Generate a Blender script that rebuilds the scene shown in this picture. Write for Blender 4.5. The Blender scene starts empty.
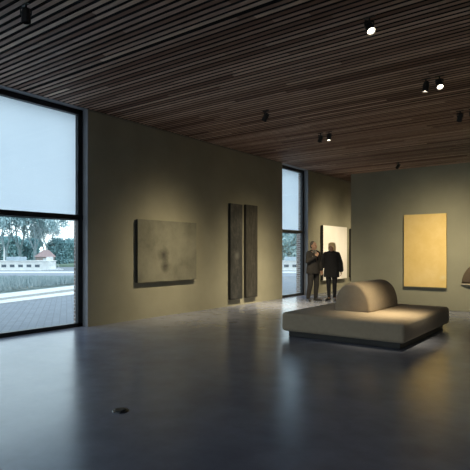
import bpy, bmesh, math, random
from mathutils import Vector, Matrix, Euler
random.seed(7)
S = bpy.context.scene
C = S.collection
PI = math.pi

# ------------------------------------------------------------------ camera
F, CX, HV, H, TH = 493.5, 235.0, 252.0, 1.48, math.radians(36.79)
FW = Vector((-math.sin(TH), math.cos(TH), 0)); RT = Vector((math.cos(TH), math.sin(TH), 0))
cam = bpy.data.cameras.new('camera'); co = bpy.data.objects.new('camera', cam); C.objects.link(co)
co.location = (0, 0, H); co.rotation_euler = (PI/2, 0, TH)
cam.sensor_width = 36; cam.lens = 36*F/470; cam.shift_y = (HV-235)/470
cam.clip_start = .05; cam.clip_end = 500
S.camera = co

def place(u, v, d):          # world point at depth d along the view
    return Vector((0, 0, H)) + FW*d + RT*((u-CX)/F*d) + Vector((0, 0, (HV-v)/F*d))
def ground(d, l, z=0):       # d metres ahead, l metres to the right
    p = FW*d + RT*l; return Vector((p.x, p.y, z))

# ------------------------------------------------------------------ materials
def nodes(name):
    m = bpy.data.materials.new(name); m.use_nodes = True
    nt = m.node_tree; return m, nt, nt.nodes['Principled BSDF']
def N(nt, t, **k):
    n = nt.nodes.new(t)
    for a, b in k.items():
        if a in n.inputs.keys(): n.inputs[a].default_value = b
        else: setattr(n, a, b)
    return n
def mix(nt, fac, a, b, mode='MIX'):
    n = nt.nodes.new('ShaderNodeMix'); n.data_type = 'RGBA'; n.blend_type = mode
    for sock, val in ((n.inputs[0], fac), (n.inputs[6], a), (n.inputs[7], b)):
        if hasattr(val, 'is_output'): nt.links.new(val, sock)
        elif isinstance(val, (int, float)): sock.default_value = val
        else: sock.default_value = (*val, 1)
    return n.outputs[2]
def noise(nt, scale, detail=4, rough=.55, vec=None, mapscale=None):
    tc = nt.nodes.new('ShaderNodeTexCoord'); out = tc.outputs['Object']
    if mapscale:
        mp = nt.nodes.new('ShaderNodeMapping'); mp.inputs['Scale'].default_value = mapscale
        nt.links.new(out, mp.inputs[0]); out = mp.outputs[0]
    n = nt.nodes.new('ShaderNodeTexNoise'); n.inputs['Scale'].default_value = scale
    n.inputs['Detail'].default_value = detail; n.inputs['Roughness'].default_value = rough
    nt.links.new(out, n.inputs['Vector']); return n.outputs['Fac']
def ramp(nt, fac, stops):
    r = nt.nodes.new('ShaderNodeValToRGB'); nt.links.new(fac, r.inputs[0])
    e = r.color_ramp.elements
    while len(e) < len(stops): e.new(.5)
    for i, (p, c) in enumerate(stops):
        e[i].position = p; e[i].color = (*c, 1) if not isinstance(c, (int, float)) else (c, c, c, 1)
    return r.outputs[0]
def bump(nt, b, h, strength=.2, dist=.01):
    bp = nt.nodes.new('ShaderNodeBump'); bp.inputs['Strength'].default_value = strength
    bp.inputs['Distance'].default_value = dist
    nt.links.new(h, bp.inputs['Height']); nt.links.new(bp.outputs[0], b.inputs['Normal'])
def mat(name, c1, c2=None, scale=6, rough=.6, metal=0, bmp=0, bscale=60, mapscale=None, spec=.5, sheen=0):
    m, nt, b = nodes(name)
    b.inputs['Roughness'].default_value = rough; b.inputs['Metallic'].default_value = metal
    b.inputs['Specular IOR Level'].default_value = spec
    if sheen: b.inputs['Sheen Weight'].default_value = sheen
    c2 = c2 or tuple(x*.85 for x in c1)
    f = noise(nt, scale, mapscale=mapscale)
    nt.links.new(ramp(nt, f, [(.35, c1), (.65, c2)]), b.inputs['Base Color'])
    if bmp: bump(nt, b, noise(nt, bscale), bmp)
    return m

M = {}
M['plaster'] = mat('plaster_wall', (.30, .28, .21), (.255, .238, .178), 1.1, .8, bmp=.12, bscale=9)
M['plaster_grey'] = mat('plaster_partition', (.28, .268, .20), (.245, .235, .177), 1.3, .8, bmp=.12, bscale=9)
M['reveal'] = mat('grey_reveal', (.34, .34, .36), None, 2, .7)
M['darkshell'] = mat('dark_plaster', (.13, .125, .11), None, 2, .85)
M['black_metal'] = mat('black_metal', (.012, .013, .017), None, 8, .38, .3)
M['fixture'] = mat('fixture_black', (.02, .018, .018), None, 8, .45, .2)
M['plinth'] = mat('sofa_plinth', (.025, .02, .017), None, 8, .5)
M['fabric'] = mat('sofa_fabric', (.385, .30, .21), (.35, .272, .19), 14, .95, bmp=.25, bscale=420, sheen=.15)
M['void'] = mat('ceiling_void', (.008, .007, .006), None, 3, .95)

# polished concrete floor
m, nt, b = nodes('polished_concrete'); M['floor'] = m
n1 = noise(nt, .55, 7, .62); n2 = noise(nt, 3.2, 6, .6)
c1 = ramp(nt, n1, [(.3, (.16, .172, .235)), (.5, (.222, .236, .315)), (.7, (.30, .31, .39))])
c2 = ramp(nt, n2, [(.35, (.85, .85, .85)), (.65, (1, 1, 1))])
nt.links.new(mix(nt, 1.0, c1, c2, 'MULTIPLY'), b.inputs['Base Color'])
nt.links.new(ramp(nt, n2, [(.3, .21), (.7, .26)]), b.inputs['Roughness'])
b.inputs['Specular IOR Level'].default_value = .85; b.inputs['Specular Tint'].default_value = (.72, .90, 1.0, 1)
bump(nt, b, noise(nt, 1.1, 2), .03, .02)

# slatted wood ceiling: tone changes board by board
SP = .109; YB_ = -4.0+.03
m, nt, b = nodes('slat_wood'); M['slat'] = m
tc = N(nt, 'ShaderNodeTexCoord'); sx = N(nt, 'ShaderNodeSeparateXYZ'); nt.links.new(tc.outputs['Object'], sx.inputs[0])
def mth(op, a, bb=None):
    n = nt.nodes.new('ShaderNodeMath'); n.operation = op
    for i, v in enumerate((a, bb)):
        if v is None: continue
        if hasattr(v, 'is_output'): nt.links.new(v, n.inputs[i])
        else: n.inputs[i].default_value = v
    return n.outputs[0]
row = mth('FLOOR', mth('DIVIDE', mth('SUBTRACT', sx.outputs['Y'], YB_ - .02), SP))
w1 = N(nt, 'ShaderNodeTexWhiteNoise', noise_dimensions='1D'); nt.links.new(row, w1.inputs['W'])
seg = mth('FLOOR', mth('ADD', mth('DIVIDE', sx.outputs['X'], 4.2), mth('MULTIPLY', w1.outputs['Value'], 9)))
cb = N(nt, 'ShaderNodeCombineXYZ'); nt.links.new(row, cb.inputs[0]); nt.links.new(seg, cb.inputs[1])
w2 = N(nt, 'ShaderNodeTexWhiteNoise', noise_dimensions='2D'); nt.links.new(cb.outputs[0], w2.inputs['Vector'])
col = ramp(nt, w2.outputs['Value'], [(0, (.24, .12, .085)), (.3, (.44, .27, .20)), (.75, (.62, .41, .32)), (1, (.86, .62, .47))])
gr = noise(nt, 5, 5, .6, mapscale=(1, 14, 14))
nt.links.new(mix(nt, 1.0, col, ramp(nt, gr, [(.3, (.6, .6, .6)), (.7, (1, 1, 1))]), 'MULTIPLY'), b.inputs['Base Color'])
b.inputs['Roughness'].default_value = .62
b.inputs['Specular IOR Level'].default_value = .3

# brick
def brickmat(name, ca, cb_, mortar, scale, rot=(0, 0, 0), bw=.5, rh=.25, offset=.5):
    m, nt, b = nodes(name)
    tc = N(nt, 'ShaderNodeTexCoord'); mp = N(nt, 'ShaderNodeMapping'); mp.inputs['Rotation'].default_value = rot
    nt.links.new(tc.outputs['Object'], mp.inputs[0])
    br = N(nt, 'ShaderNodeTexBrick'); nt.links.new(mp.outputs[0], br.inputs['Vector'])
    br.inputs['Color1'].default_value = (*ca, 1); br.inputs['Color2'].default_value = (*cb_, 1)
    br.inputs['Mortar'].default_value = (*mortar, 1); br.inputs['Scale'].default_value = scale
    br.inputs['Brick Width'].default_value = bw; br.inputs['Row Height'].default_value = rh
    br.inputs['Mortar Size'].default_value = .02; br.offset = offset
    nt.links.new(br.outputs['Color'], b.inputs['Base Color']); b.inputs['Roughness'].default_value = .85
    return m
M['brick'] = brickmat('brick_facade', (.20, .13, .11), (.34, .27, .24), (.5, .5, .5), 2.2, (PI/2, 0, 0), .45, .16)
M['paver'] = brickmat('grey_pavers', (.20, .225, .26), (.235, .26, .295), (.17, .19, .22), 1.6, (0, 0, .6), .5, .25)
M['kerb'] = mat('pale_kerb', (.75, .76, .76), None, 2, .8)
M['gravel'] = mat('gravel', (.22, .22, .2), (.42, .41, .39), 12, .9)
M['bank'] = mat('rough_bank', (.12, .17, .16), (.27, .32, .31), 3, .95)
M['water'] = mat('canal_water', (.10, .16, .20), None, 1.5, .12, bmp=.3, bscale=3)
M['grass'] = mat('far_grass', (.12, .19, .14), (.2, .27, .2), .6, .95)

def glassmat():
    m = bpy.data.materials.new('window_glass'); m.use_nodes = True; nt = m.node_tree; nt.nodes.clear()
    o = N(nt, 'ShaderNodeOutputMaterial'); t = N(nt, 'ShaderNodeBsdfTransparent'); g = N(nt, 'ShaderNodeBsdfGlossy')
    t.inputs[0].default_value = (.90, .97, .99, 1); g.inputs['Roughness'].default_value = .02
    # grazing-angle reflection of a thin sheet, the same from both of its sides
    ge = N(nt, 'ShaderNodeNewGeometry'); dt = N(nt, 'ShaderNodeVectorMath', operation='DOT_PRODUCT')
    nt.links.new(ge.outputs['Normal'], dt.inputs[0]); nt.links.new(ge.outputs['Incoming'], dt.inputs[1])
    def mm(op, a, v):
        n = N(nt, 'ShaderNodeMath', operation=op); 
        for i, q in enumerate((a, v)):
            if q is None: continue
            if hasattr(q, 'is_output'): nt.links.new(q, n.inputs[i])
            else: n.inputs[i].default_value = q
        return n.outputs[0]
    fac = mm('ADD', mm('MULTIPLY', mm('POWER', mm('SUBTRACT', 1.0, mm('ABSOLUTE', dt.outputs['Value'], None)), 5.0), .9), .04)
    mx = N(nt, 'ShaderNodeMixShader'); nt.links.new(fac, mx.inputs[0])
    nt.links.new(t.outputs[0], mx.inputs[1]); nt.links.new(g.outputs[0], mx.inputs[2]); nt.links.new(mx.outputs[0], o.inputs[0])
    return m
M['glass'] = glassmat()
def blindmat():
    m = bpy.data.materials.new('blind_fabric'); m.use_nodes = True; nt = m.node_tree; nt.nodes.clear()
    o = N(nt, 'ShaderNodeOutputMaterial'); t = N(nt, 'ShaderNodeBsdfTranslucent'); g = N(nt, 'ShaderNodeBsdfDiffuse')
    nt.links.new(ramp(nt, noise(nt, 1.2), [(.3, (.85, .885, .92)), (.7, (.88, .91, .94))]), t.inputs[0])
    g.inputs[0].default_value = (.6, .65, .7, 1)
    mx = N(nt, 'ShaderNodeMixShader'); mx.inputs[0].default_value = .08
    nt.links.new(t.outputs[0], mx.inputs[1]); nt.links.new(g.outputs[0], mx.inputs[2]); nt.links.new(mx.outputs[0], o.inputs[0])
    return m
M['blind'] = blindmat()
def emit(name, c, s):
    m, nt, b = nodes(name); b.inputs['Base Color'].default_value = (.8, .8, .75, 1)
    b.inputs['Emission Color'].default_value = (*c, 1); b.inputs['Emission Strength'].default_value = s
    return m
M['lens_on'] = emit('lamp_lens', (1, .9, .68), 14)
M['lens_off'] = mat('lamp_lens_unlit', (.05, .05, .05), None, 5, .2)

# ------------------------------------------------------------------ mesh helpers
def finish(name, bm, m, parent=None, smooth=False, bevel=0, seg=2):
    me = bpy.data.meshes.new(name); bmesh.ops.recalc_face_normals(bm, faces=bm.faces[:]); bm.to_mesh(me); bm.free()
    for x in (m if isinstance(m, list) else [m]): me.materials.append(x)
    o = bpy.data.objects.new(name, me); C.objects.link(o)
    if parent: o.parent = parent
    if smooth:
        for p in me.polygons: p.use_smooth = True
    if bevel:
        md = o.modifiers.new('bevel', 'BEVEL'); md.width = bevel; md.segments = seg; md.limit_method = 'ANGLE'; md.angle_limit = .6
        if smooth:
            wn = o.modifiers.new('wn', 'WEIGHTED_NORMAL')
    return o
def box(bm, x0, x1, y0, y1, z0, z1, mi=0):
    vs = [bm.verts.new((x, y, z)) for z in (z0, z1) for y in (y0, y1) for x in (x0, x1)]
    for q in ((0, 1, 3, 2), (4, 6, 7, 5), (0, 4, 5, 1), (2, 3, 7, 6), (0, 2, 6, 4), (1, 5, 7, 3)):
        f = bm.faces.new([vs[i] for i in q]); f.material_index = mi
def frustum(bm, p1, r1, p2, r2, n=12, caps=True):
    p1, p2 = Vector(p1), Vector(p2); d = (p2-p1).normalized()
    a = d.orthogonal().normalized(); b_ = d.cross(a)
    rings = []
    for p, r in ((p1, r1), (p2, r2)):
        rings.append([bm.verts.new(p + (a*math.cos(t)+b_*math.sin(t))*r) for t in [2*PI*i/n for i in range(n)]])
    for i in range(n):
        bm.faces.new((rings[0][i], rings[0][(i+1) % n], rings[1][(i+1) % n], rings[1][i]))
    if caps: bm.faces.new(rings[0][::-1]); bm.faces.new(rings[1])
def ball(bm, c, r, seg=16, rot=None):
    if isinstance(r, (int, float)): r = (r, r, r)
    mt = Matrix.Translation(Vector(c)) @ (rot.to_matrix().to_4x4() if rot else Matrix.Identity(4)) @ Matrix.Diagonal((*r, 1))
    bmesh.ops.create_uvsphere(bm, u_segments=seg, v_segments=max(6, seg//2+2), radius=1, matrix=mt)
def cap(bm, p1, r1, p2, r2, n=14):
    frustum(bm, p1, r1, p2, r2, n); ball(bm, p1, r1, n); ball(bm, p2, r2, n)
def empty(name, loc=(0, 0, 0), rz=0):
    o = bpy.data.objects.new(name, None); C.objects.link(o); o.location = loc; o.rotation_euler = (0, 0, rz)
    o.empty_display_size = .2; return o
def tag(o, label, cat, group=None):
    o['label'] = label; o['category'] = cat
    if group: o['group'] = group
    return o
def struct(name, bm, m, **k):
    o = finish(name, bm, m, **k); o['kind'] = 'structure'; return o
def melt(name, bm, m, parent, voxel, smooth_it=3):
    """union of overlapping solids grown into one continuous skin"""
    o = finish(name + '_tmp', bm, m)
    r = o.modifiers.new('r', 'REMESH'); r.mode = 'VOXEL'; r.voxel_size = voxel
    s = o.modifiers.new('s', 'SMOOTH'); s.iterations = smooth_it; s.factor = .5
    dg = bpy.context.evaluated_depsgraph_get(); dg.update()
    me = bpy.data.meshes.new_from_object(o.evaluated_get(dg)); me.name = name
    me.materials.clear(); me.materials.append(m)
    for p in me.polygons: p.use_smooth = True
    bpy.data.objects.remove(o)
    n = bpy.data.objects.new(name, me); C.objects.link(n); n.parent = parent
    return n

# ------------------------------------------------------------------ the room
X0, XI, XO, XR = -8.18, -8.36, -8.64, 6.0
YB, YF, ZC = -4.0, 21.2, 4.31
W1, W2 = (1.2, 6.08), (13.43, 15.15)

bm = bmesh.new(); box(bm, XI-.10, XR, YB, YF, -.2, 0); struct('floor', bm, M['floor'])
bm = bmesh.new()
for a, c in ((YB-.2, W1[0]), (W1[1], W2[0]), (W2[1], YF+.2)): box(bm, -8.42, X0, a, c, -.2, ZC)
struct('wall_left', bm, M['plaster'])
bm = bmesh.new()
for a, c in ((YB-.2, W1[0]-.02), (W1[1]-.0, W2[0]-.02), (W2[1], YF+.2)): box(bm, XO, -8.42, a, c, -.2, ZC+.4)
for a, c in (W1, W2): box(bm, XO, -8.42, a-.02, c, 4.26, ZC+.4)
struct('wall_outside', bm, M['brick'])
# smooth grey linings of the two window openings
for i, (a, c) in enumerate((W1, W2)):
    bm = bmesh.new()
    box(bm, XI+.0, X0+.004, c-.012, c+.001, 0, ZC); box(bm, XI, X0+.004, a-.001, a+.012, 0, ZC)
    box(bm, XI, X0, a, c, ZC-.012, ZC+.0)
    struct('trim_%d' % (i+1), bm, M['reveal'])
bm = bmesh.new(); box(bm, -8.64, XR+.2, YF, YF+.2, 0, ZC); struct('wall_back', bm, M['plaster'])
bm = bmesh.new(); box(bm, XR, XR+.2, YB, YF, 0, ZC); struct('wall_right', bm, M['darkshell'])
W3 = (-6.6, 3.4)
bm = bmesh.new(); box(bm, X0, W3[0], YB-.2, YB, 0, ZC); box(bm, W3[1], XR+.2, YB-.2, YB, 0, ZC); box(bm, W3[0], W3[1], YB-.2, YB, 4.0, ZC)
struct('wall_front', bm, M['darkshell'])
bm = bmesh.new(); box(bm, -5.77, 2.5, 13.22, 13.5, 0, 3.695)
struct('wall_partition', bm, M['plaster_grey'], bevel=.006)

# ceiling: dark void with timber slats running across the room, some left out for the lighting slots
SLOT = [4.68, 9.43, 14.3]
bm = bmesh.new()
box(bm, XO, XR+.2, YB-.2, YF+.2, ZC+.06, ZC+.4, 1)
k = 0; y = YB+.03
while y < YF-.05:
    box(bm, X0+.002, XR, y, y+.056, ZC+random.uniform(-.002, .002), ZC+.007, 0)
    y += SP
    if any(y-SP < t <= y for t in SLOT): y += .03       # a wider dark joint
struct('ceiling', bm, [M['slat'], M['void']])
bm = bmesh.new()
box(bm, X0, X0+.02, W1[1]+.01, W2[0]-.01, ZC-.035, ZC-.003); box(bm, X0, X0+.02, W2[1]+.01, YF, ZC-.035, ZC-.003)
struct('trim_3', bm, mat('ceiling_edge_bead', (.22, .2, .16), None, 4, .6))
# windows
def window(idx, y0, y1, mulls):
    w = empty('window_%d' % idx, (XI, (y0+y1)/2, 0)); w['kind'] = 'structure'
    yc = (y0+y1)/2; fx0, fx1 = -.06, .03
    A, B = y0-yc+.0, y1-yc-.012
    bm = bmesh.new()
    box(bm, fx0, fx1, A, A+.11, 0, 4.30); box(bm, fx0, fx1, B-.11, B, 0, 4.30)
    box(bm, fx0, fx1, A, B, .0, .075); box(bm, fx0, fx1, A, B, 4.20, 4.30); box(bm, fx0, fx1+.01, A, B, 2.12, 2.215)
    for q in mulls: box(bm, fx0, fx1, q-yc-.05, q-yc+.05, 0, 4.30)
    finish('window_frame', bm, M['black_metal'], w, bevel=.004)
    ed = [A+.11] + [z for q in mulls for z in (q-yc-.05, q-yc+.05)] + [B-.11]
    for a, c in zip(ed[::2], ed[1::2]):
        for z0, z1 in ((.075, 2.12), (2.215, 4.2)):
            bm = bmesh.new(); box(bm, -.02, -.012, a-.01, c+.01, z0-.01, z1+.01); finish('window_pane', bm, M['glass'], w)
    return w
window(1, *W1, [3.4]); window(2, *W2, [])
# unseen glazed bay added behind the camera as daylight fill for the room
w = empty('window_3', ((W3[0]+W3[1])/2, YB-.1, 0)); w['kind'] = 'structure'; hw = (W3[1]-W3[0])/2
bm = bmesh.new(); box(bm, -hw, hw, -.04, .04, 0, .08); box(bm, -hw, hw, -.04, .04, 3.92, 4.0)
for q in (-hw, -hw/2, 0, hw/2, hw-.08): box(bm, q, q+.08, -.04, .04, 0, 4.0)
finish('window_frame', bm, M['black_metal'], w)
bm = bmesh.new(); box(bm, -hw, hw, -.006, .006, .05, 3.95); finish('window_pane', bm, M['glass'], w)
def blind(y0, y1, label):
    r = empty('roller_blind', (XI-.075, (y0+y1)/2, 2.1)); h = (y1-y0)/2
    bm = bmesh.new(); n = 16
    for i in range(n):
        a, c = -h+2*h*i/n, -h+2*h*(i+1)/n
        box(bm, -.0008, .0008, a, c, .03, 2.12)
    bmesh.ops.remove_doubles(bm, verts=bm.verts[:], dist=1e-5)
    finish('blind_fabric', bm, M['blind'], r)
    bm = bmesh.new(); box(bm, -.01, .01, -h, h, .0, .03); finish('bottom_bar', bm, M['reveal'], r, bevel=.003)
    bm = bmesh.new(); frustum(bm, (0, -h, 2.13), .028, (0, h, 2.13), .028, 16); finish('roller_tube', bm, M['reveal'], r, smooth=True)
    tag(r, label, 'blind', 'roller blinds behind the windows')
blind(3.5, 5.975, 'pale blue roller blind lowered over the upper part of the large left window')
blind(1.3, 3.3, 'pale roller blind in the window bay beyond the left edge of the picture')
blind(13.52, 14.93, 'pale blue roller blind in the tall narrow window between the tall panels and the couple')

# ------------------------------------------------------------------ art
def artmat(name, base, dark, light, scale, spots=(), streak=None, rough=.6):
    m, nt, b = nodes(name)
    c = ramp(nt, noise(nt, scale, 8, .65, mapscale=streak), [(.3, dark), (.5, base), (.72, light)])
    for (cy, cz, r, colr, st) in spots:       # smoky blots painted on the canvas
        tc = N(nt, 'ShaderNodeTexCoord'); vm = N(nt, 'ShaderNodeVectorMath', operation='SUBTRACT')
        nt.links.new(tc.outputs['Object'], vm.inputs[0]); vm.inputs[1].default_value = (0, cy, cz)
        vs = N(nt, 'ShaderNodeVectorMath', operation='MULTIPLY'); vs.inputs[1].default_value = (0, 1, 1)
        nt.links.new(vm.outputs[0], vs.inputs[0])
        ln = N(nt, 'ShaderNodeVectorMath', operation='LENGTH'); nt.links.new(vs.outputs[0], ln.inputs[0])
        nz = noise(nt, 9, 4)
        mm = N(nt, 'ShaderNodeMath', operation='MULTIPLY_ADD'); nt.links.new(nz, mm.inputs[0]); mm.inputs[1].default_value = r*.9
        nt.links.new(ln.outputs['Value'], mm.inputs[2])
        fac = ramp(nt, mm.outputs[0], [(r*.5, st), (min(1, r*1.7), 0.0)])
        c = mix(nt, fac, c, colr)
    nt.links.new(c, b.inputs['Base Color']); b.inputs['Roughness'].default_value = rough
    bump(nt, b, noise(nt, 30, 5), .3, .004)
    return m
DK = mat('canvas_side_dark', (.018, .016, .014), None, 8, .7)
PALE = mat('canvas_side_pale', (.5, .45, .33), None, 8, .7)

def artwork(name, loc, w, h, depth, face, axis, label, cat, side, group=None, frame_side=.03, weave=0):
    """axis 'L' hangs on the left wall facing +X, 'P' on the partition facing -Y; loc is the lower near corner at the wall"""
    r = empty(name, loc, 0 if axis == 'L' else -PI/2)
    # local: x out of the wall, y along it
    bm = bmesh.new(); box(bm, 0.02, depth-.006, 0, w, 0, h); finish('backing_panel', bm, side, r, bevel=.003)
    bm = bmesh.new(); nx, nz = 12, 12
    g = [[bm.verts.new((depth + (random.uniform(-1, 1)*weave if 0 < i < nx and 0 < j < nz else 0), w*i/nx, h*j/nz)) for j in range(nz+1)] for i in range(nx+1)]
    gb = [[bm.verts.new((depth-.008, w*i/nx, h*j/nz)) for j in (0, nz)] for i in range(nx+1)]
    for i in range(nx):
        for j in range(nz): bm.faces.new((g[i][j], g[i+1][j], g[i+1][j+1], g[i][j+1]))
        bm.faces.new((g[i][0], gb[i][0], gb[i+1][0], g[i+1][0])); bm.faces.new((g[i][nz], g[i+1][nz], gb[i+1][1], gb[i][1]))
    bm.faces.new([g[0][j] for j in range(nz+1)] + [gb[0][1], gb[0][0]]); bm.faces.new([g[nx][j] for j in range(nz+1)][::-1] + [gb[nx][0], gb[nx][1]])
    finish('painted_surface', bm, face, r)
    bm = bmesh.new(); box(bm, 0, .024, w*.2, w*.8, h*.75, h*.75+.06); finish('wall_batten', bm, DK, r)
    tag(r, label, cat, group); return r

grey_face = artmat('grey_painting_surface', (.175, .168, .132), (.11, .105, .083), (.225, .215, .17), 1.7,
                   spots=((.78, .60, .17, (.035, .033, .03), .95), (.84, .34, .15, (.03, .028, .026), .95)), rough=.45)
artwork('wide_painting', (X0, 7.295, .81), 1.915, 1.385, .10, grey_face, 'L',
        'wide dark grey abstract painting with smoky spots and a thick black edge', 'painting', DK, weave=.002)
char1 = artmat('charred_panel_surface', (.032, .032, .033), (.012, .012, .014), (.085, .082, .075), 5.5, streak=(1, 1, .8),
               spots=((.3, 1.2, .12, (.2, .2, .19), .5),), rough=.5)
char2 = artmat('brown_black_panel_surface', (.034, .031, .027), (.014, .013, .012), (.065, .060, .05), 5, streak=(1, 1, .8), rough=.5)
artwork('tall_panel', (X0, 10.61, .185), .545, 2.615, .10, char1, 'L',
        'left one of the two tall narrow black panels, mottled with grey marks', 'painting', DK, 'tall narrow dark panels on the long wall', weave=.003)
artwork('tall_panel', (X0, 11.335, .185), .565, 2.635, .10, char2, 'L',
        'right one of the two tall narrow black panels, nearer the narrow window, plainer and browner', 'painting', DK, 'tall narrow dark panels on the long wall', weave=.003)
cream = artmat('cream_painting_surface', (.86, .81, .78), (.82, .76, .71), (.88, .84, .82), 1.4, rough=.8)
artwork('cream_painting', (X0, 16.05, .46), 2.02, 1.98, .13, cream, 'L',
        'large cream yellow painting lit on the wall behind the standing couple', 'painting', DK, weave=.001)
artwork('cream_painting', (X0, 18.55, .46), 1.5, 1.95, .12, artmat('cream_painting_surface_b', (.8, .7, .5), (.72, .62, .42), (.86, .78, .6), 1.6, rough=.8), 'L',
        'cream painting showing as a thin sliver at the left end of the partition wall', 'painting', DK)
ochre = artmat('ochre_painting_surface', (.74, .53, .21), (.69, .48, .17), (.79, .59, .27), 2.0, 
               spots=((.98, .25, .08, (.8, .72, .5), .4),), rough=.8)
art = artwork('ochre_painting', (-4.245, 13.22, .575), 1.065, 1.885, .075, ochre, 'P',
              'tall sand yellow painting on the free-standing partition wall above the sofa', 'painting', DK, weave=.001)

# brown shell-like wall object, cut by the right edge of the photograph
r = empty('dome_relief', (-2.12, 13.22, .68))
shellm = mat('brown_relief', (.11, .08, .052), (.075, .052, .034), 5, .6, bmp=.3, bscale=24)
bm = bmesh.new(); nu, nv = 28, 12
rows = []
for j in range(nv+1):
    ph = PI/2*j/nv
    rows.append([bm.verts.new((-.72*math.cos(math.pi*i/nu)*math.cos(ph*.999), -.10*math.sin(ph), .02+.62*math.sin(math.pi*i/nu)*math.cos(ph*.999))) for i in range(nu+1)])
for j in range(nv):
    for i in range(nu): bm.faces.new((rows[j][i], rows[j][i+1], rows[j+1][i+1], rows[j+1][i]))
bmesh.ops.remove_doubles(bm, verts=bm.verts[:], dist=.003)
bmesh.ops.holes_fill(bm, edges=[e for e in bm.edges if e.is_boundary])
finish('dome', bm, shellm, r, smooth=True)
bm = bmesh.new(); pts = [(-.74*math.cos(math.pi*i/nu), -.12*math.sin(math.pi*i/nu)) for i in range(nu+1)]
for z in (0, .03):
    pass
lo = [bm.verts.new((x, y, -.012)) for x, y in pts]; hi = [bm.verts.new((x, y, .018)) for x, y in pts]
bm.faces.new(lo); bm.faces.new(hi[::-1])
for i in range(nu+1): bm.faces.new((lo[i], lo[(i+1) % (nu+1)], hi[(i+1) % (nu+1)], hi[i]))
rim = finish('rim', bm, mat('pale_rim', (.55, .48, .36), None, 6, .6), r, bevel=.004); rim['label'] = 'pale flat lower rim'
tag(r, 'brown dome-shaped relief with a pale lower rim on the partition, cut by the right edge', 'sculpture')

# ------------------------------------------------------------------ sofa
sf = empty('island_sofa', (-3.46, 8.755, 0))
def softbox(name, x0, x1, y0, y1, z0, z1, m, parent, r, crown=.0):
    bm = bmesh.new(); box(bm, x0, x1, y0, y1, z0, z1)
    bmesh.ops.bevel(bm, geom=bm.edges[:], offset=r, segments=7, profile=.55, affect='EDGES')
    bmesh.ops.subdivide_edges(bm, edges=[e for e in bm.edges if e.calc_length() > .5], cuts=10, use_grid_fill=True)
    for v in bm.verts:
        if crown:
            fx = 1-abs((v.co.x-(x0+x1)/2)/((x1-x0)/2))**4; fy = 1-abs((v.co.y-(y0+y1)/2)/((y1-y0)/2))**4
            if v.co.z > (z0+z1)/2: v.co.z += crown*fx*fy
    return finish(name, bm, m, parent, smooth=True)
softbox('seat_cushion', -1.075, 1.075, -1.345, 1.345, .10, .425, M['fabric'], sf, .065, .012)
bm = bmesh.new(); box(bm, -.98, .98, -1.24, 1.24, 0, .105); finish('plinth', bm, M['plinth'], sf, bevel=.01)
# half-round back bolster lying along the middle of the seat
bm = bmesh.new(); w, h, L = .335, .525, 1.50; n = 40
prof = []
for i in range(n+1):
    a = PI*i/n; c_, s_ = math.cos(a), math.sin(a)
    prof.append((-w*abs(c_)**.9*(1 if c_ > 0 else -1), h*abs(s_)**.88))
stations = [(0, .90), (.012, .945), (.035, .978), (.07, .996), (.10, 1.0)]
ys = [(-L/2+d, s) for d, s in stations] + [(-L/2+.1+(L-.2)*i/8, 1.0) for i in range(1, 8)] + [(L/2-d, s) for d, s in stations[::-1]]
rr = [[bm.verts.new((px*s, y, pz*s-.012)) for px, pz in prof] for y, s in ys]
for a, c in zip(rr, rr[1:]):
    for i in range(n): bm.faces.new((a[i], a[i+1], c[i+1], c[i]))
    bm.faces.new((a[0], c[0], c[n], a[n]))
bm.faces.new(rr[0][::-1]); bm.faces.new(rr[-1])
bk = finish('back_bolster', bm, M['fabric'], sf, smooth=True)
bk.location = (-.10, .165, .425)
tag(sf, 'low beige upholstered island sofa with a half-round back bolster on a dark plinth', 'sofa')

# floor socket
fs = empty('floor_socket', ground(4.59, -1.065, 0))
bm = bmesh.new(); frustum(bm, (0, 0, 0), .078, (0, 0, .012), .072, 32); finish('cover_ring', bm, mat('socket_ring', (.09, .09, .095), None, 8, .3, .8), fs, bevel=.002)
bm = bmesh.new(); frustum(bm, (0, 0, .011), .056, (0, 0, .018), .053, 32); finish('lid', bm, M['black_metal'], fs, bevel=.002)
tag(fs, 'small round dark floor socket cover set in the polished concrete floor', 'floor socket')

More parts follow.
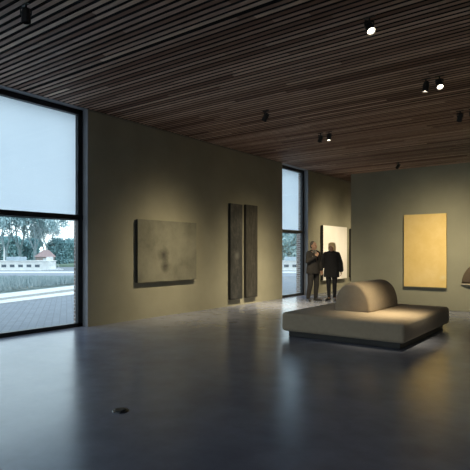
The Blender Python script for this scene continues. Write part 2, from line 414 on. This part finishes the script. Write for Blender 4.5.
# ------------------------------------------------------------------ spotlights
def spot(loc, target, label, power, size=36, blend=.6, on=True, col=(1, .86, .56), rad=.03, scale=1.0):
    r = empty('ceiling_spotlight', (loc[0], loc[1], ZC))
    d = Vector(target) - Vector(loc); d.normalize()
    bm = bmesh.new(); box(bm, -.07, .07, -.018, .018, -.014, .001); finish('mounting_plate', bm, M['fixture'], r, bevel=.003)
    bm = bmesh.new(); frustum(bm, (0, 0, 0), .011, (0, 0, -.055), .011, 10)
    hd = Vector((d.x, d.y, 0)); hd = hd.normalized() if hd.length > .01 else Vector((1, 0, 0)); sd = Vector((-hd.y, hd.x, 0))
    c = Vector((0, 0, -.125))
    for s in (-1, 1):
        frustum(bm, sd*.058*s+Vector((0, 0, -.055)), .007, c+sd*.055*s, .007, 8)
    frustum(bm, sd*.06+Vector((0, 0, -.055)), .009, sd*-.06+Vector((0, 0, -.055)), .009, 8)
    finish('yoke', bm, M['fixture'], r)
    bm = bmesh.new(); frustum(bm, c-d*.075, .034, c-d*.02, .050, 20); frustum(bm, c-d*.02, .050, c+d*.055, .050, 20, True)
    for k in range(3): frustum(bm, c-d*(.07-.016*k), .046, c-d*(.064-.016*k), .046, 20)
    frustum(bm, c+d*.05, .052, c+d*.09, .052, 20, False); frustum(bm, c+d*.05, .047, c+d*.09, .047, 20, False)
    finish('lamp_housing', bm, M['fixture'], r)
    bm = bmesh.new(); frustum(bm, c+d*.054, .0455, c+d*.066, .0455, 20)
    l = finish('lamp_lens', bm, M['lens_on'] if on else M['lens_off'], r)
    if on:
        l['label'] = 'glowing round lens'
        li = bpy.data.lights.new('spot_beam', 'SPOT'); li.energy = power; li.spot_size = math.radians(min(150, size*3.2)); li.spot_blend = blend
        li.color = col; li.shadow_soft_size = rad
        # soft bell-shaped beam of a reflector lamp: half strength at the beam's half angle
        li.use_nodes = True; ln = li.node_tree; em = ln.nodes['Emission']
        tcn = ln.nodes.new('ShaderNodeTexCoord'); sxn = ln.nodes.new('ShaderNodeSeparateXYZ'); ln.links.new(tcn.outputs['Normal'], sxn.inputs[0])
        def lm(op, *a):
            n = ln.nodes.new('ShaderNodeMath'); n.operation = op
            for i, q in enumerate(a):
                if hasattr(q, 'is_output'): ln.links.new(q, n.inputs[i])
                else: n.inputs[i].default_value = q
            return n.outputs[0]
        q = lm('SUBTRACT', 1.0, lm('ABSOLUTE', sxn.outputs['Z']))
        q = lm('MULTIPLY', q, -.693/(1-math.cos(math.radians(size/2))))
        ln.links.new(lm('EXPONENT', q), em.inputs['Strength'])
        lo = bpy.data.objects.new('spot_beam', li); C.objects.link(lo); lo.parent = r
        lo.location = c + d*.13; lo.rotation_euler = d.to_track_quat('-Z', 'Y').to_euler()
    tag(r, label, 'spotlight', 'black ceiling spotlights on the slatted ceiling')
    return r
ZL = ZC-.125
spot((-5.42, 8.28, ZL), (X0, 8.25, .35), 'dark spotlight high in front of the wide grey painting, lens turned away', 1000, 33, 1)
spot((-5.40, 10.62, ZL), (-7.5, 11.9, 0), 'left spotlight of the small pair above the tall black panels, lens turned away', 2400, 36, 1)
spot((-5.18, 10.62, ZL), (-5.2, 10.0, 0), 'right spotlight of the small pair above the tall black panels, its lens glowing', 60, 30, 1)
spot((-2.26, 5.72, ZL), (-.9, 4.6, 1.6), 'single spotlight near the top edge right of centre with a bright oval lens', 60, 24, 1)
spot((-2.33, 8.32, ZL), (-2.88, 8.2, .4), 'left spotlight of the bright pair high on the right, over the sofa', 1500, 17, 1)
spot((-2.12, 8.32, ZL), (-1.2, 6.7, 1.5), 'right spotlight of the bright pair high on the right, its lens a full glowing oval', 60, 24, 1)
spot((-5.28, 3.08, ZL), (-5.6, 3.3, 0), 'dark unlit spotlight in the top left corner of the ceiling', 0, 40, 1, on=False)
spot((-2.31, 10.62, ZL), (-3.75, 13.2, .7), 'left spotlight of the dark pair at the right edge, in front of the ochre painting', 950, 36, 1)
spot((-2.08, 10.62, ZL), (-1.5, 13.2, .6), 'right spotlight of the dark pair, cut by the right edge of the picture', 650, 34, 1)
spot((-5.18, 15.5, ZL), (X0, 17.0, .9), 'tiny spotlight just above the top edge of the partition wall', 1300, 36, 1)
spot((-5.3, 18.2, ZL), (X0, 19.2, 1.2), 'added spotlight, unseen behind the partition wall, turned to the sliver of cream painting', 700, 34, 1)  # these three are added, unseen, to brighten the space behind the partition
spot((-3.9, 17.9, ZL), (-4.2, 21.2, 1.3), 'added spotlight, unseen behind the partition wall, left of those turned to the far wall', 1800, 44, 1)
spot((-1.4, 17.9, ZL), (-1.4, 21.2, 1.3), 'added spotlight, unseen behind the partition wall, right of those turned to the far wall', 1800, 44, 1)
# added fittings, unseen beyond the right edge, for warm fill off the right wall
for yy, tt, pw in ((9.6, 'farthest', 500), (6.2, 'middle', 500), (2.6, 'nearest', 500)):
    spot((2.9, yy, ZL), (XR, yy+.2, 1.3), tt + ' of the three added spotlights, unseen, washing the right wall as warm fill', pw, 44, 1)

# ------------------------------------------------------------------ people
SKIN = mat('skin', (.42, .245, .17), (.38, .22, .15), 8, .5)
def hand(bm, wr, dirv, nrm, side_thumb, curl=.5, s=1.0):
    """palm, four jointed fingers of unequal length and a thumb leaving the side of the palm"""
    d = Vector(dirv).normalized(); n = Vector(nrm); n = (n - d*n.dot(d)).normalized(); t = d.cross(n)*side_thumb
    P = lambda a, b_, c: Vector(wr) + d*a*s + t*b_*s + n*c*s
    cap(bm, P(-.01, 0, 0), .024*s, P(.03, .012, 0), .018*s); cap(bm, P(-.01, 0, 0), .022*s, P(.03, -.018, 0), .017*s)
    for q in (-.029, -.010, .010, .029): cap(bm, P(.015, q*.7, 0), .013*s, P(.085, q, 0), .0105*s, 10)
    for q, ln in ((.030, .068), (.010, .078), (-.010, .072), (-.029, .056)):
        p = P(.085, q, 0); ang = curl*.35; r0 = .0092*s
        for seg in (.45, .32, .23):
            e = p + (d*math.cos(ang) + n*math.sin(ang))*ln*seg*s*1.1; cap(bm, p, r0, e, r0*.9, 8); p = e; ang += curl*.9; r0 *= .9
    p = P(.012, .026, .002); q = P(.045, .052, .012); e = P(.075, .058, .022)
    cap(bm, p, .014*s, q, .0115*s, 8); cap(bm, q, .0115*s, e, .009*s, 8)

def person(loc, rz, spec):
    r = empty('person', loc, rz); s = spec['s']; V = lambda *a: Vector(a)*s
    # joints, facing -Y; +X is the figure's left hand side
    hz = 1.60; tw = spec.get('turn', 0)
    hip = {1: V(.095, 0, .93), -1: V(-.095, 0, .93)}
    sh = {1: V(.178, .01, 1.395), -1: V(-.178, .01, 1.395)}
    ft = spec['feet']; kn = {k: (hip[k] + V(*ft[k], .08))*.5 + V(0, -.02, .0) for k in (1, -1)}
    an = {k: V(ft[k][0], ft[k][1]+.03, .085) for k in (1, -1)}
    toe = {k: an[k] + Vector((math.sin(spec['toe'][k]), -math.cos(spec['toe'][k]), 0))*.17*s - V(0, 0, .05) for k in (1, -1)}
    el = {k: V(*spec['elbow'][k]) for k in (1, -1)}; wr = {k: V(*spec['wrist'][k]) for k in (1, -1)}
    R = Euler((spec.get('nod', 0), 0, tw)); hc = V(0, -.012, hz)
    Hh = lambda x, y, z: hc + (R.to_matrix() @ Vector((x, y, z)))*s
    bm = bmesh.new()
    # torso
    cap(bm, V(-.075, .01, .95), .105*s, V(.075, .01, .95), .105*s); cap(bm, V(-.06, .005, 1.12), .10*s, V(.06, .005, 1.12), .10*s)
    cap(bm, V(-.085, .005, 1.32), .105*s, V(.085, .005, 1.32), .105*s)
    frustum(bm, V(0, .01, .95), .11*s, V(0, .01, 1.34), .115*s, 18)
    [cap(bm, V(0, .01, 1.43), .055*s, V(.15*k, .01, 1.39), .056*s) for k in (1, -1)]; frustum(bm, V(0, .01, 1.38), .13*s, V(0, .01, 1.50), .05*s, 16)
    cap(bm, V(0, .01, 1.42), .055*s, Hh(0, .015, -.09), .050*s)
    for k in (1, -1):
        cap(bm, hip[k], .088*s, kn[k], .055*s); cap(bm, kn[k], .055*s, kn[k].lerp(an[k], .4), .050*s); cap(bm, kn[k].lerp(an[k], .4), .050*s, an[k], .034*s)
        cap(bm, an[k]-V(0, 0, .035), .036*s, toe[k], .026*s)
        cap(bm, sh[k], .052*s, el[k], .038*s); cap(bm, el[k], .038*s, wr[k], .024*s)
        hand(bm, wr[k], spec['hdir'][k], spec['hnrm'][k], spec['thumb'][k], spec.get('curl', .5), s)
    # head
    ball(bm, Hh(0, .012, .045), (.076*s, .096*s, .088*s), 24, R); ball(bm, Hh(0, -.02, -.025), (.062*s, .072*s, .088*s), 24, R)
    ball(bm, Hh(0, -.062, -.088), (.026*s, .024*s, .022*s), 14, R)
    for k in (1, -1):
        ball(bm, Hh(.075*k, .012, -.005), (.010*s, .020*s, .032*s), 12, R); ball(bm, Hh(.032*k, -.066, -.018), (.022*s, .018*s, .018*s), 12, R)
    frustum(bm, Hh(0, -.085, .02), .007*s, Hh(0, -.108, -.022), .014*s, 10); ball(bm, Hh(0, -.105, -.024), .0145*s, 10)
    ball(bm, Hh(0, -.083, .032), (.045*s, .012*s, .012*s), 12, R); ball(bm, Hh(0, -.086, -.055), (.024*s, .012*s, .011*s), 12, R)
    melt('body', bm, SKIN, r, .0065, 2)
    for k in (1, -1):
        bm = bmesh.new(); ball(bm, Hh(.031*k, -.086, .008), (.013*s, .008*s, .008*s), 12, R); finish('eye', bm, M['plinth'], r, smooth=True)
    bm = bmesh.new(); cap(bm, Hh(-.018, -.0935, -.055), .005*s, Hh(.018, -.0935, -.055), .005*s, 8)
    finish('mouth', bm, mat('lips', (.26, .11, .09), None, 8, .5), r, smooth=True)
    # hair
    bm = bmesh.new()
    for (x, y, z, rx, ry, rz_) in spec['hair']: ball(bm, Hh(x, y, z), (rx*s, ry*s, rz_*s), 22, R)
    melt('hair', bm, spec['hair_mat'], r, .008, 2)
    # trousers
    bm = bmesh.new()
    cap(bm, V(-.08, .01, .95), .118*s, V(.08, .01, .95), .118*s)
    tr = spec['trouser']
    for k in (1, -1):
        cap(bm, hip[k], .104*s, kn[k], tr[0]*s); cap(bm, kn[k], tr[0]*s, an[k]+V(0, .005, .03), tr[1]*s)
    melt('trousers', bm, spec['trouser_mat'], r, .010, 3)
    # shoes
    for k in (1, -1):
        bm = bmesh.new(); a = Vector((an[k].x, an[k].y, .045*s)); t = Vector((toe[k].x, toe[k].y, .03*s)); bk_ = a + (a-t).normalized()*.035*s
        cap(bm, bk_, .040*s, a, .044*s); cap(bm, a, .042*s, t, .030*s); cap(bm, a.lerp(t, .6), .038*s, t, .030*s)
        q = bmesh.ops.bisect_plane(bm, geom=bm.verts[:]+bm.edges[:]+bm.faces[:], plane_co=(0, 0, .004), plane_no=(0, 0, -1), clear_outer=True)
        bmesh.ops.holes_fill(bm, edges=[e for e in bm.edges if e.is_boundary])
        melt('shoe', bm, M['shoe'], r, .007, 2)
    # shirt showing at the neck
    if spec.get('shirt'):
        bm = bmesh.new(); cap(bm, V(-.07, -.012, 1.30), .112*s, V(.07, -.012, 1.30), .112*s); frustum(bm, V(0, .0, 1.36), .13*s, V(0, .006, 1.485), .066*s, 18)
        melt('shirt', bm, spec['shirt'], r, .009, 2)
    # jacket
    bm = bmesh.new(); j = spec['jacket']; hem = j['hem']
    [cap(bm, V(.03*k, .012, 1.435), .070*s, V(.152*k, .012, 1.39), .070*s) for k in (1, -1)]
    for k in (1, -1):
        cap(bm, V(.085*k, .01, 1.32), .122*s, V(.08*k, .01, 1.12), .112*s*j['w'], 20); cap(bm, V(.08*k, .01, 1.12), .112*s*j['w'], V(.09*k, .012, .95), .124*s*j['w'], 20)
        frustum(bm, V(.09*k, .012, 1.0), .124*s*j['w'], V(.095*k, .014, hem), .132*s*j['w'], 20)
        cap(bm, sh[k], .070*s, el[k], j['sl'][0]*s); cap(bm, el[k], j['sl'][0]*s, el[k].lerp(wr[k], .93), j['sl'][1]*s)
    frustum(bm, V(0, .01, 1.38), .15*s, V(0, .012, 1.475), .082*s, 20)
    frustum(bm, V(0, .01, 1.40), .166*s, V(0, .01, hem), .162*s, 20)
    o = melt('jacket', bm, j['mat'], r, .010, 3)
    # open the jacket at the chest as a V and press the hem hollow
    if j.get('v'):
        b2 = bmesh.new(); b2.from_mesh(o.data); kill = []
        for v in b2.verts:
            z = v.co.z/s
            if v.co.y < -.04*s and 1.14 < z < 1.56 and abs(v.co.x/s) < (z-1.14)*j['v']: kill.append(v)
        bmesh.ops.delete(b2, geom=kill, context='VERTS'); b2.to_mesh(o.data); b2.free()
        sd = o.modifiers.new('cloth_thickness', 'SOLIDIFY'); sd.thickness = .005
        for side in (1, -1):       # lapels lie along the opening
            bm = bmesh.new()
            a, b_, c, d_ = V(.012*side, -.131, 1.17), V(.10*side, -.118, 1.40), V(.055*side, -.075, 1.50), V(.088*side, -.128, 1.28)
            vs = [bm.verts.new(p + V(0, -.006, 0)) for p in (a, d_, b_, c)]
            bm.faces.new(vs); l = finish('lapel', bm, j['mat'], r); q = l.modifiers.new('t', 'SOLIDIFY'); q.thickness = .008
    tag(r, spec['label'], 'person', 'standing visitors in dark clothes')
    return r
M['shoe'] = mat('black_leather', (.012, .011, .012), None, 10, .35)
suit = mat('charcoal_suit', (.021, .018, .018), (.015, .013, .013), 20, .9)
blackc = mat('black_cloth', (.011, .010, .013), (.008, .008, .010), 20, .95)
# man, turned half to the woman on his left
pm = ground(14.85, 2.36, 0)
person((pm.x, pm.y, 0), TH+math.radians(32), dict(
    s=1.035, turn=math.radians(12), feet={1: (.13, .02), -1: (-.13, .05)}, toe={1: .5, -1: -.45},
    elbow={1: (.255, .03, 1.14), -1: (-.255, -.03, 1.15)}, wrist={1: (.27, -.06, .90), -1: (-.10, -.235, 1.30)},
    hdir={1: (.02, -.10, -1), -1: (.55, -.05, .85)}, hnrm={1: (-1, -.3, 0), -1: (.4, 1, 0)}, thumb={1: 1, -1: 1}, curl=.7,
    hair=((0, .030, .062, .084, .092, .078), (0, .055, .0, .078, .062, .07)), hair_mat=mat('grey_brown_hair', (.10, .085, .07), None, 30, .7),
    trouser=(.078, .060), trouser_mat=suit, shirt=mat('grey_shirt', (.16, .15, .14), None, 10, .8),
    jacket=dict(hem=.80, w=1.0, sl=(.056, .045), mat=suit, v=.34),
    label='person in a dark suit with one hand raised, standing beside the narrow window'))
pw = ground(15.05, 2.945, 0)
person((pw.x, pw.y, 0), TH-math.radians(14), dict(
    s=1.017, turn=math.radians(-22), nod=.12, feet={1: (.085, .0), -1: (-.075, -.02)}, toe={1: .25, -1: -.5},
    elbow={1: (.27, .035, 1.13), -1: (-.27, .02, 1.13)}, wrist={1: (.285, -.03, .90), -1: (-.315, -.06, .91)},
    hdir={1: (.03, -.08, -1), -1: (-.12, -.10, -1)}, hnrm={1: (-1, -.2, 0), -1: (1, -.2, 0)}, thumb={1: 1, -1: -1}, curl=.5,
    hair=((0, .028, .058, .108, .112, .088), (0, .062, -.015, .112, .085, .115), (.084, .03, -.04, .036, .066, .088), (-.084, .03, -.04, .036, .066, .088), (0, -.045, .092, .07, .042, .03)),
    hair_mat=mat('light_blonde_hair', (.80, .62, .36), (.62, .46, .25), 40, .6),
    trouser=(.068, .050), trouser_mat=blackc,
    jacket=dict(hem=.70, w=1.06, sl=(.066, .068), mat=blackc),
    label='person with chin-length blonde hair in a loose black jacket and slim black trousers'))

# ------------------------------------------------------------------ outside
def poly(name, pts, z0, z1, m):
    bm = bmesh.new(); lo = [bm.verts.new((p.x, p.y, z0)) for p in pts]; hi = [bm.verts.new((p.x, p.y, z1)) for p in pts]
    bm.faces.new(lo[::-1]); bm.faces.new(hi); n = len(pts)
    for i in range(n): bm.faces.new((lo[i], lo[(i+1) % n], hi[(i+1) % n], hi[i]))
    return struct(name, bm, m)
GZ = -.10
def gp(u, v, z=GZ): return ground((H-z)*F/(v-HV), (u-CX)/F*(H-z)*F/(v-HV))
def line_at(u, v0, slope): return v0+slope*u
def strip(name, v0, v1, s0, s1, z, m, uL=-260, uR=150):
    return poly(name, [gp(uL, v0+s0*uL), gp(uR, v0+s0*uR), gp(uR, v1+s1*uR), gp(uL, v1+s1*uL)], GZ-.2, z, m)
# paved yard up to the planting (it reaches under the building's edge)
bm = bmesh.new()
box(bm, -60, XO, -30, 60, GZ-.3, GZ-.004); box(bm, XO, 40, -30, YB-.2, GZ-.3, GZ-.004); struct('paved_yard', bm, M['paver'])
strip('kerb_strip', 301, 304, -.125, -.125, GZ+.02, M['kerb'])
strip('gravel_strip', 299, 301, -.13, -.125, GZ+.012, M['gravel'])
strip('path', 294.6, 299, -.115, -.13, GZ+.03, M['kerb'])
# planted bank between path and quay
Q0, Q1 = 37.0, 39.5
gl = [gp(-260, 294.6+.115*260), gp(150, 294.6-.115*150)]
poly('planted_bank', [gl[0], gl[1], ground(Q0, -4), ground(Q0, -45)], GZ-.2, GZ+.006, M['bank'])
poly('quay_path', [gp(-260, 282), gp(150, 282), ground(Q0-.02, 12), ground(Q0-.02, -60)], GZ-.2, GZ+.012, mat('blue_grey_asphalt', (.26, .29, .34), None, 3, .8))
poly('quay_edge', [ground(Q0, -60), ground(Q0, 12), ground(Q1, 12), ground(Q1, -60)], -2, GZ+.02, M['kerb'])
poly('canal_water', [ground(Q1, -70), ground(Q1, 30), ground(52, 30), ground(52, -70)], -2.2, -1.0, M['water'])
poly('far_bank', [ground(52, -120), ground(52, 60), ground(160, 90), ground(160, -160)], -2.2, .1, M['grass'])

# reeds and dry stems on the bank: nobody could count them
bm = bmesh.new()
for i in range(3600):
    u_ = random.uniform(-90, 90)
    v_ = random.uniform(281, 293.5-.115*u_ if u_ < 90 else 300)
    if v_ < 279: continue
    p = gp(u_, v_); d = (H-GZ)*F/(v_-HV)
    hgt = min(random.uniform(.1, .55), max(.05, H-25.5/F*d - GZ)); w_ = random.uniform(.015, .035)
    q = p + Vector((random.uniform(-.15, .15), random.uniform(-.15, .15), hgt))
    frustum(bm, p, w_, q, .004, 3, False)
o = finish('dry_reeds', bm, mat('reed', (.28, .37, .39), (.46, .53, .54), 3, .9)); o['kind'] = 'stuff'
tag(o, 'dry grey-green reeds and stems growing on the planted bank outside the window', 'reeds')

# canal boats
def boat(d, l, length, label):
    """side-on to the view; local x to the viewer's right, bow at +x"""
    r = empty('canal_boat', ground(d, l, -1.0), TH)
    white = mat('boat_white', (.80, .80, .78), None, 2, .4); dark = mat('boat_window', (.10, .13, .16), None, 3, .15); hullm = mat('boat_hull', (.85, .86, .86), None, 2, .5)
    L = length
    bm = bmesh.new()
    outline = [(-L/2, 1.3), (L/2-1.6, 1.3), (L/2-.8, 1.0), (L/2-.2, .35), (L/2, 0)]
    pts = outline + [(x, -y) for x, y in outline[::-1][1:]]
    lo = [bm.verts.new((x*.985-.1*(x > 0), y*.8, -.1)) for x, y in pts]; hi = [bm.verts.new((x, y, .86 + (.12 if x > L/2-2 else 0))) for x, y in pts]
    bm.faces.new(lo[::-1]); bm.faces.new(hi)
    for i in range(len(pts)): bm.faces.new((lo[i], lo[(i+1) % len(pts)], hi[(i+1) % len(pts)], hi[i]))
    finish('hull', bm, hullm, r)
    bm = bmesh.new(); box(bm, -L/2-.02, L/2-1.5, -1.34, 1.34, .80, .90); finish('rubbing_strake', bm, white, r)
    bm = bmesh.new(); box(bm, -L/2+.6, L/2-1.05, -1.05, 1.05, .86, 1.66); finish('cabin', bm, white, r, bevel=.03)
    bm = bmesh.new(); box(bm, -L/2+.5, L/2-.98, -1.12, 1.12, 1.66, 1.72); finish('cabin_roof', bm, white, r, bevel=.015)
    x = L/2-1.9
    while x > -L/2+1.2:
        bm = bmesh.new(); box(bm, x-.24, x+.24, -1.065, -1.03, 1.13, 1.44); w = finish('window', bm, white, r, bevel=.01)
        bm = bmesh.new(); box(bm, x-.20, x+.20, -1.075, -1.05, 1.17, 1.40); finish('pane', bm, dark, w)
        x -= .72
    bm = bmesh.new(); box(bm, 1.2, 2.5, -.6, .6, 1.72, 2.05); finish('roof_box', bm, mat('boat_canvas', (.42, .5, .56), None, 3, .7), r, bevel=.04)
    bm = bmesh.new(); frustum(bm, (.75, 0, 1.7), .06, (.75, 0, 2.9), .035, 10); finish('mast', bm, white, r)
    bm = bmesh.new(); xs = [L/2-1.0, L/2-.75, L/2-.5, L/2-.25]
    for q in xs: frustum(bm, (q, -.5, .95), .018, (q, -.5, 1.35), .018, 6)
    frustum(bm, (xs[0], -.5, 1.35), .018, (xs[-1], -.5, 1.35), .018, 6); finish('bow_rail', bm, white, r)
    bm = bmesh.new(); box(bm, L/2-1.35, L/2-1.02, -.5, .3, 1.66, 2.05); finish('deck_box', bm, white, r, bevel=.03)
    tag(r, label, 'boat', 'white canal boats moored outside'); return r
boat(43.5, -15.0-6.1, 12.0, 'long white canal boat with a row of cabin windows moored beyond the large left window')
boat(43.5, 3.2, 12.0, 'white canal boat glimpsed through the narrow window')

# small red-roofed boathouse on the far bank behind the boat
hs = empty('boathouse', ground(54, (45-235)/F*54, .1), TH+.5)
bm = bmesh.new(); box(bm, -.9, .9, -.7, .7, -.05, .9); finish('wall', bm, mat('boathouse_wall', (.42, .34, .32), None, 2, .8), hs)
bm = bmesh.new()
a = [bm.verts.new(p) for p in ((-1.05, -.85, .85), (1.05, -.85, .85), (1.05, .85, .85), (-1.05, .85, .85), (-.2, 0, 1.6), (.4, 0, 1.6))]
for q in ((0, 1, 5, 4), (2, 3, 4, 5), (1, 2, 5), (3, 0, 4), (3, 2, 1, 0)): bm.faces.new([a[i] for i in q])
finish('roof', bm, mat('red_roof_tiles', (.46, .33, .32), (.38, .26, .26), 6, .8), hs)
bm = bmesh.new(); box(bm, -.3, .3, -.73, -.68, .25, .7); finish('window', bm, mat('boathouse_window', (.7, .72, .74), None, 2, .3), hs)
tag(hs, 'small boathouse with a red hipped roof in front of the trees behind the canal boat', 'boathouse')

# trees: bare, fine-twigged crowns and a few leafier ones
bark = mat('tree_bark', (.24, .31, .33), (.34, .42, .44), 6, .9)
def branch(bm, p, d, ln, r, depth, leaves=None):
    n = 2; q = p
    for i in range(n):
        d = (d + Vector((random.uniform(-.12, .12), random.uniform(-.12, .12), random.uniform(-.02, .10)))).normalized()
        e = q + d*ln/n; frustum(bm, q, r*(1-.25*i), e, r*(1-.25*(i+1)), 4 if depth < 3 else 5, False); q = e
    if depth == 0:
        if leaves is not None: leaves.append(q)
        return
    if leaves is not None and depth == 1: leaves.append(q)
    for k in range(3 if depth > 1 else 4):
        a = random.uniform(0, 2*PI); sp = random.uniform(.3, .75)
        o_ = d.orthogonal().normalized(); o_ = Matrix.Rotation(a, 3, d) @ o_
        branch(bm, q - d*ln*random.uniform(0, .35), (d + o_*sp).normalized(), ln*random.uniform(.62, .8), r*.55, depth-1, leaves)
def tree(d, u, hgt, leafy, label, leafm):
    r = empty('tree', ground(d, (u-CX)/F*d, .05)); lv = []
    bm = bmesh.new(); th = hgt*.20
    frustum(bm, (0, 0, 0), hgt*.028, (0, 0, th), hgt*.02, 8)
    for k in range(4):
        a = 2*PI*k/4+random.random(); branch(bm, Vector((0, 0, th*.9)), Vector((math.cos(a)*.42, math.sin(a)*.42, 1)).normalized(), hgt*.27, hgt*.013, 4 if leafy < .5 else 3, lv)
    finish('trunk', bm, bark, r)
    if leafy:
        bm = bmesh.new()
        for p in lv:
            if random.random() > leafy*1.6: continue
            for k in range(int(5+14*leafy)):
                c = p + Vector([random.gauss(0, .035*hgt) for _ in range(3)]); s_ = random.uniform(.012, .024)*hgt*(.7+leafy*.6)
                e = Euler([random.uniform(0, 6) for _ in range(3)]).to_matrix()
                vs = [bm.verts.new(c + e @ Vector(v)*s_) for v in ((-1, -.6, 0), (1, -.6, .2), (1, .6, 0), (-1, .6, .2))]
                bm.faces.new(vs)
        if leafy > .5:                 # low skirt of foliage
            for k in range(1500):
                a = random.uniform(0, 2*PI); rr_ = hgt*.3*math.sqrt(random.random()); z = random.uniform(.02, .55)*hgt
                c = Vector((math.cos(a)*rr_, math.sin(a)*rr_, z)); s_ = random.uniform(.018, .035)*hgt; e = Euler([random.uniform(0, 6) for _ in range(3)]).to_matrix()
                bm.faces.new([bm.verts.new(c + e @ Vector(v)*s_) for v in ((-1, -.6, 0), (1, -.6, .2), (1, .6, 0), (-1, .6, .2))])
        finish('foliage', bm, leafm, r)
    tag(r, label, 'tree', 'trees on the far bank of the canal'); return r
LF = {'teal': mat('hazy_teal_leaves', (.26, .44, .46), (.38, .56, .58), 1.5, .8), 'dark': mat('hazy_dark_leaves', (.18, .33, .36), (.27, .43, .46), 1.5, .8),  # haze of the distant air is mixed into the leaf colours
      'pale': mat('hazy_pale_leaves', (.48, .56, .58), (.6, .66, .68), 1.5, .8), 'mid': mat('hazy_mid_leaves', (.34, .48, .50), (.46, .6, .62), 1.5, .8)}
for (d, u, hgt, lf, lab, k) in (
    (56, -28, 8.0, .25, 'bare tree beyond the left edge of the large window view', 'mid'),
    (55, 6, 7.6, .22, 'bare many-branched tree at the left edge of the window view', 'mid'),
    (57, 20, 8.4, .28, 'tall greyish tree with fine upright branches left of centre in the window view', 'teal'),
    (55, 35, 8.0, .22, 'bare tree with thin twigs above the middle of the canal boat', 'mid'),
    (60, 46, 5.6, .26, 'pale leafless tree above the red roof', 'pale'),
    (58, 58, 3.7, .75, 'rounded dark teal tree right of the red roof', 'dark'),
    (62, 70, 3.7, .80, 'low leafy blue-green tree beside the brick edge of the window view', 'teal'),
    (66, 12, 4.4, .80, 'dense blue-green tree low behind the mast of the boat', 'teal'),
    (68, 30, 4.2, .80, 'dense blue-green tree low behind the boat cabin', 'dark'),
    (66, -8, 4.4, .80, 'dense blue-green tree at the far left behind the boat', 'mid'),
    (60, 289, 5.2, .75, 'blue-green tree seen through the narrow window', 'mid'),
    (60, 270, 5.0, .75, 'leafy tree hidden just beside the narrow window view', 'teal'),
    (62, 308, 4.6, .75, 'leafy tree behind the brick edge of the narrow window', 'teal')):
    tree(d, u, hgt, lf, lab, LF[k])

# ------------------------------------------------------------------ light
wd = bpy.data.worlds.new('sky'); S.world = wd; wd.use_nodes = True; nt = wd.node_tree; bg = nt.nodes['Background']
tc = N(nt, 'ShaderNodeTexCoord'); sp = N(nt, 'ShaderNodeSeparateXYZ'); nt.links.new(tc.outputs['Generated'], sp.inputs[0])
nt.links.new(ramp(nt, sp.outputs['Z'], [(0, (.95, .99, 1.0)), (.5, (.82, .905, 1.0))]), bg.inputs[0])
bg.inputs[1].default_value = 2.2
for (a, c, z0, z1) in ((W1[0], W1[1], .1, 4.2), (W2[0], W2[1], .1, 4.2)):
    li = bpy.data.lights.new('window_portal', 'AREA'); li.shape = 'RECTANGLE'; li.size = z1-z0; li.size_y = c-a
    li.cycles.is_portal = True
    lo = bpy.data.objects.new('window_portal', li); C.objects.link(lo); lo.location = (-8.60, (a+c)/2, (z0+z1)/2); lo.rotation_euler = (0, -PI/2, 0)

li = bpy.data.lights.new('window_portal', 'AREA'); li.shape = 'RECTANGLE'; li.size = W3[1]-W3[0]; li.size_y = 3.9
li.cycles.is_portal = True
lo = bpy.data.objects.new('window_portal', li); C.objects.link(lo); lo.location = ((W3[0]+W3[1])/2, YB-.22, 2.0); lo.rotation_euler = (PI/2, 0, 0)
vs = S.view_settings; S.display_settings.display_device = 'sRGB'
vs.view_transform = 'Standard'; vs.look = 'None'; vs.exposure = 0.0; vs.gamma = 1; vs.use_curve_mapping = False
S.cycles.use_denoising = True
S.cycles.max_bounces = 8; S.cycles.diffuse_bounces = 5; S.cycles.transparent_max_bounces = 12
S.cycles.sample_clamp_indirect = 3; S.cycles.sample_clamp_direct = 12; S.cycles.caustics_reflective = False; S.cycles.caustics_refractive = False
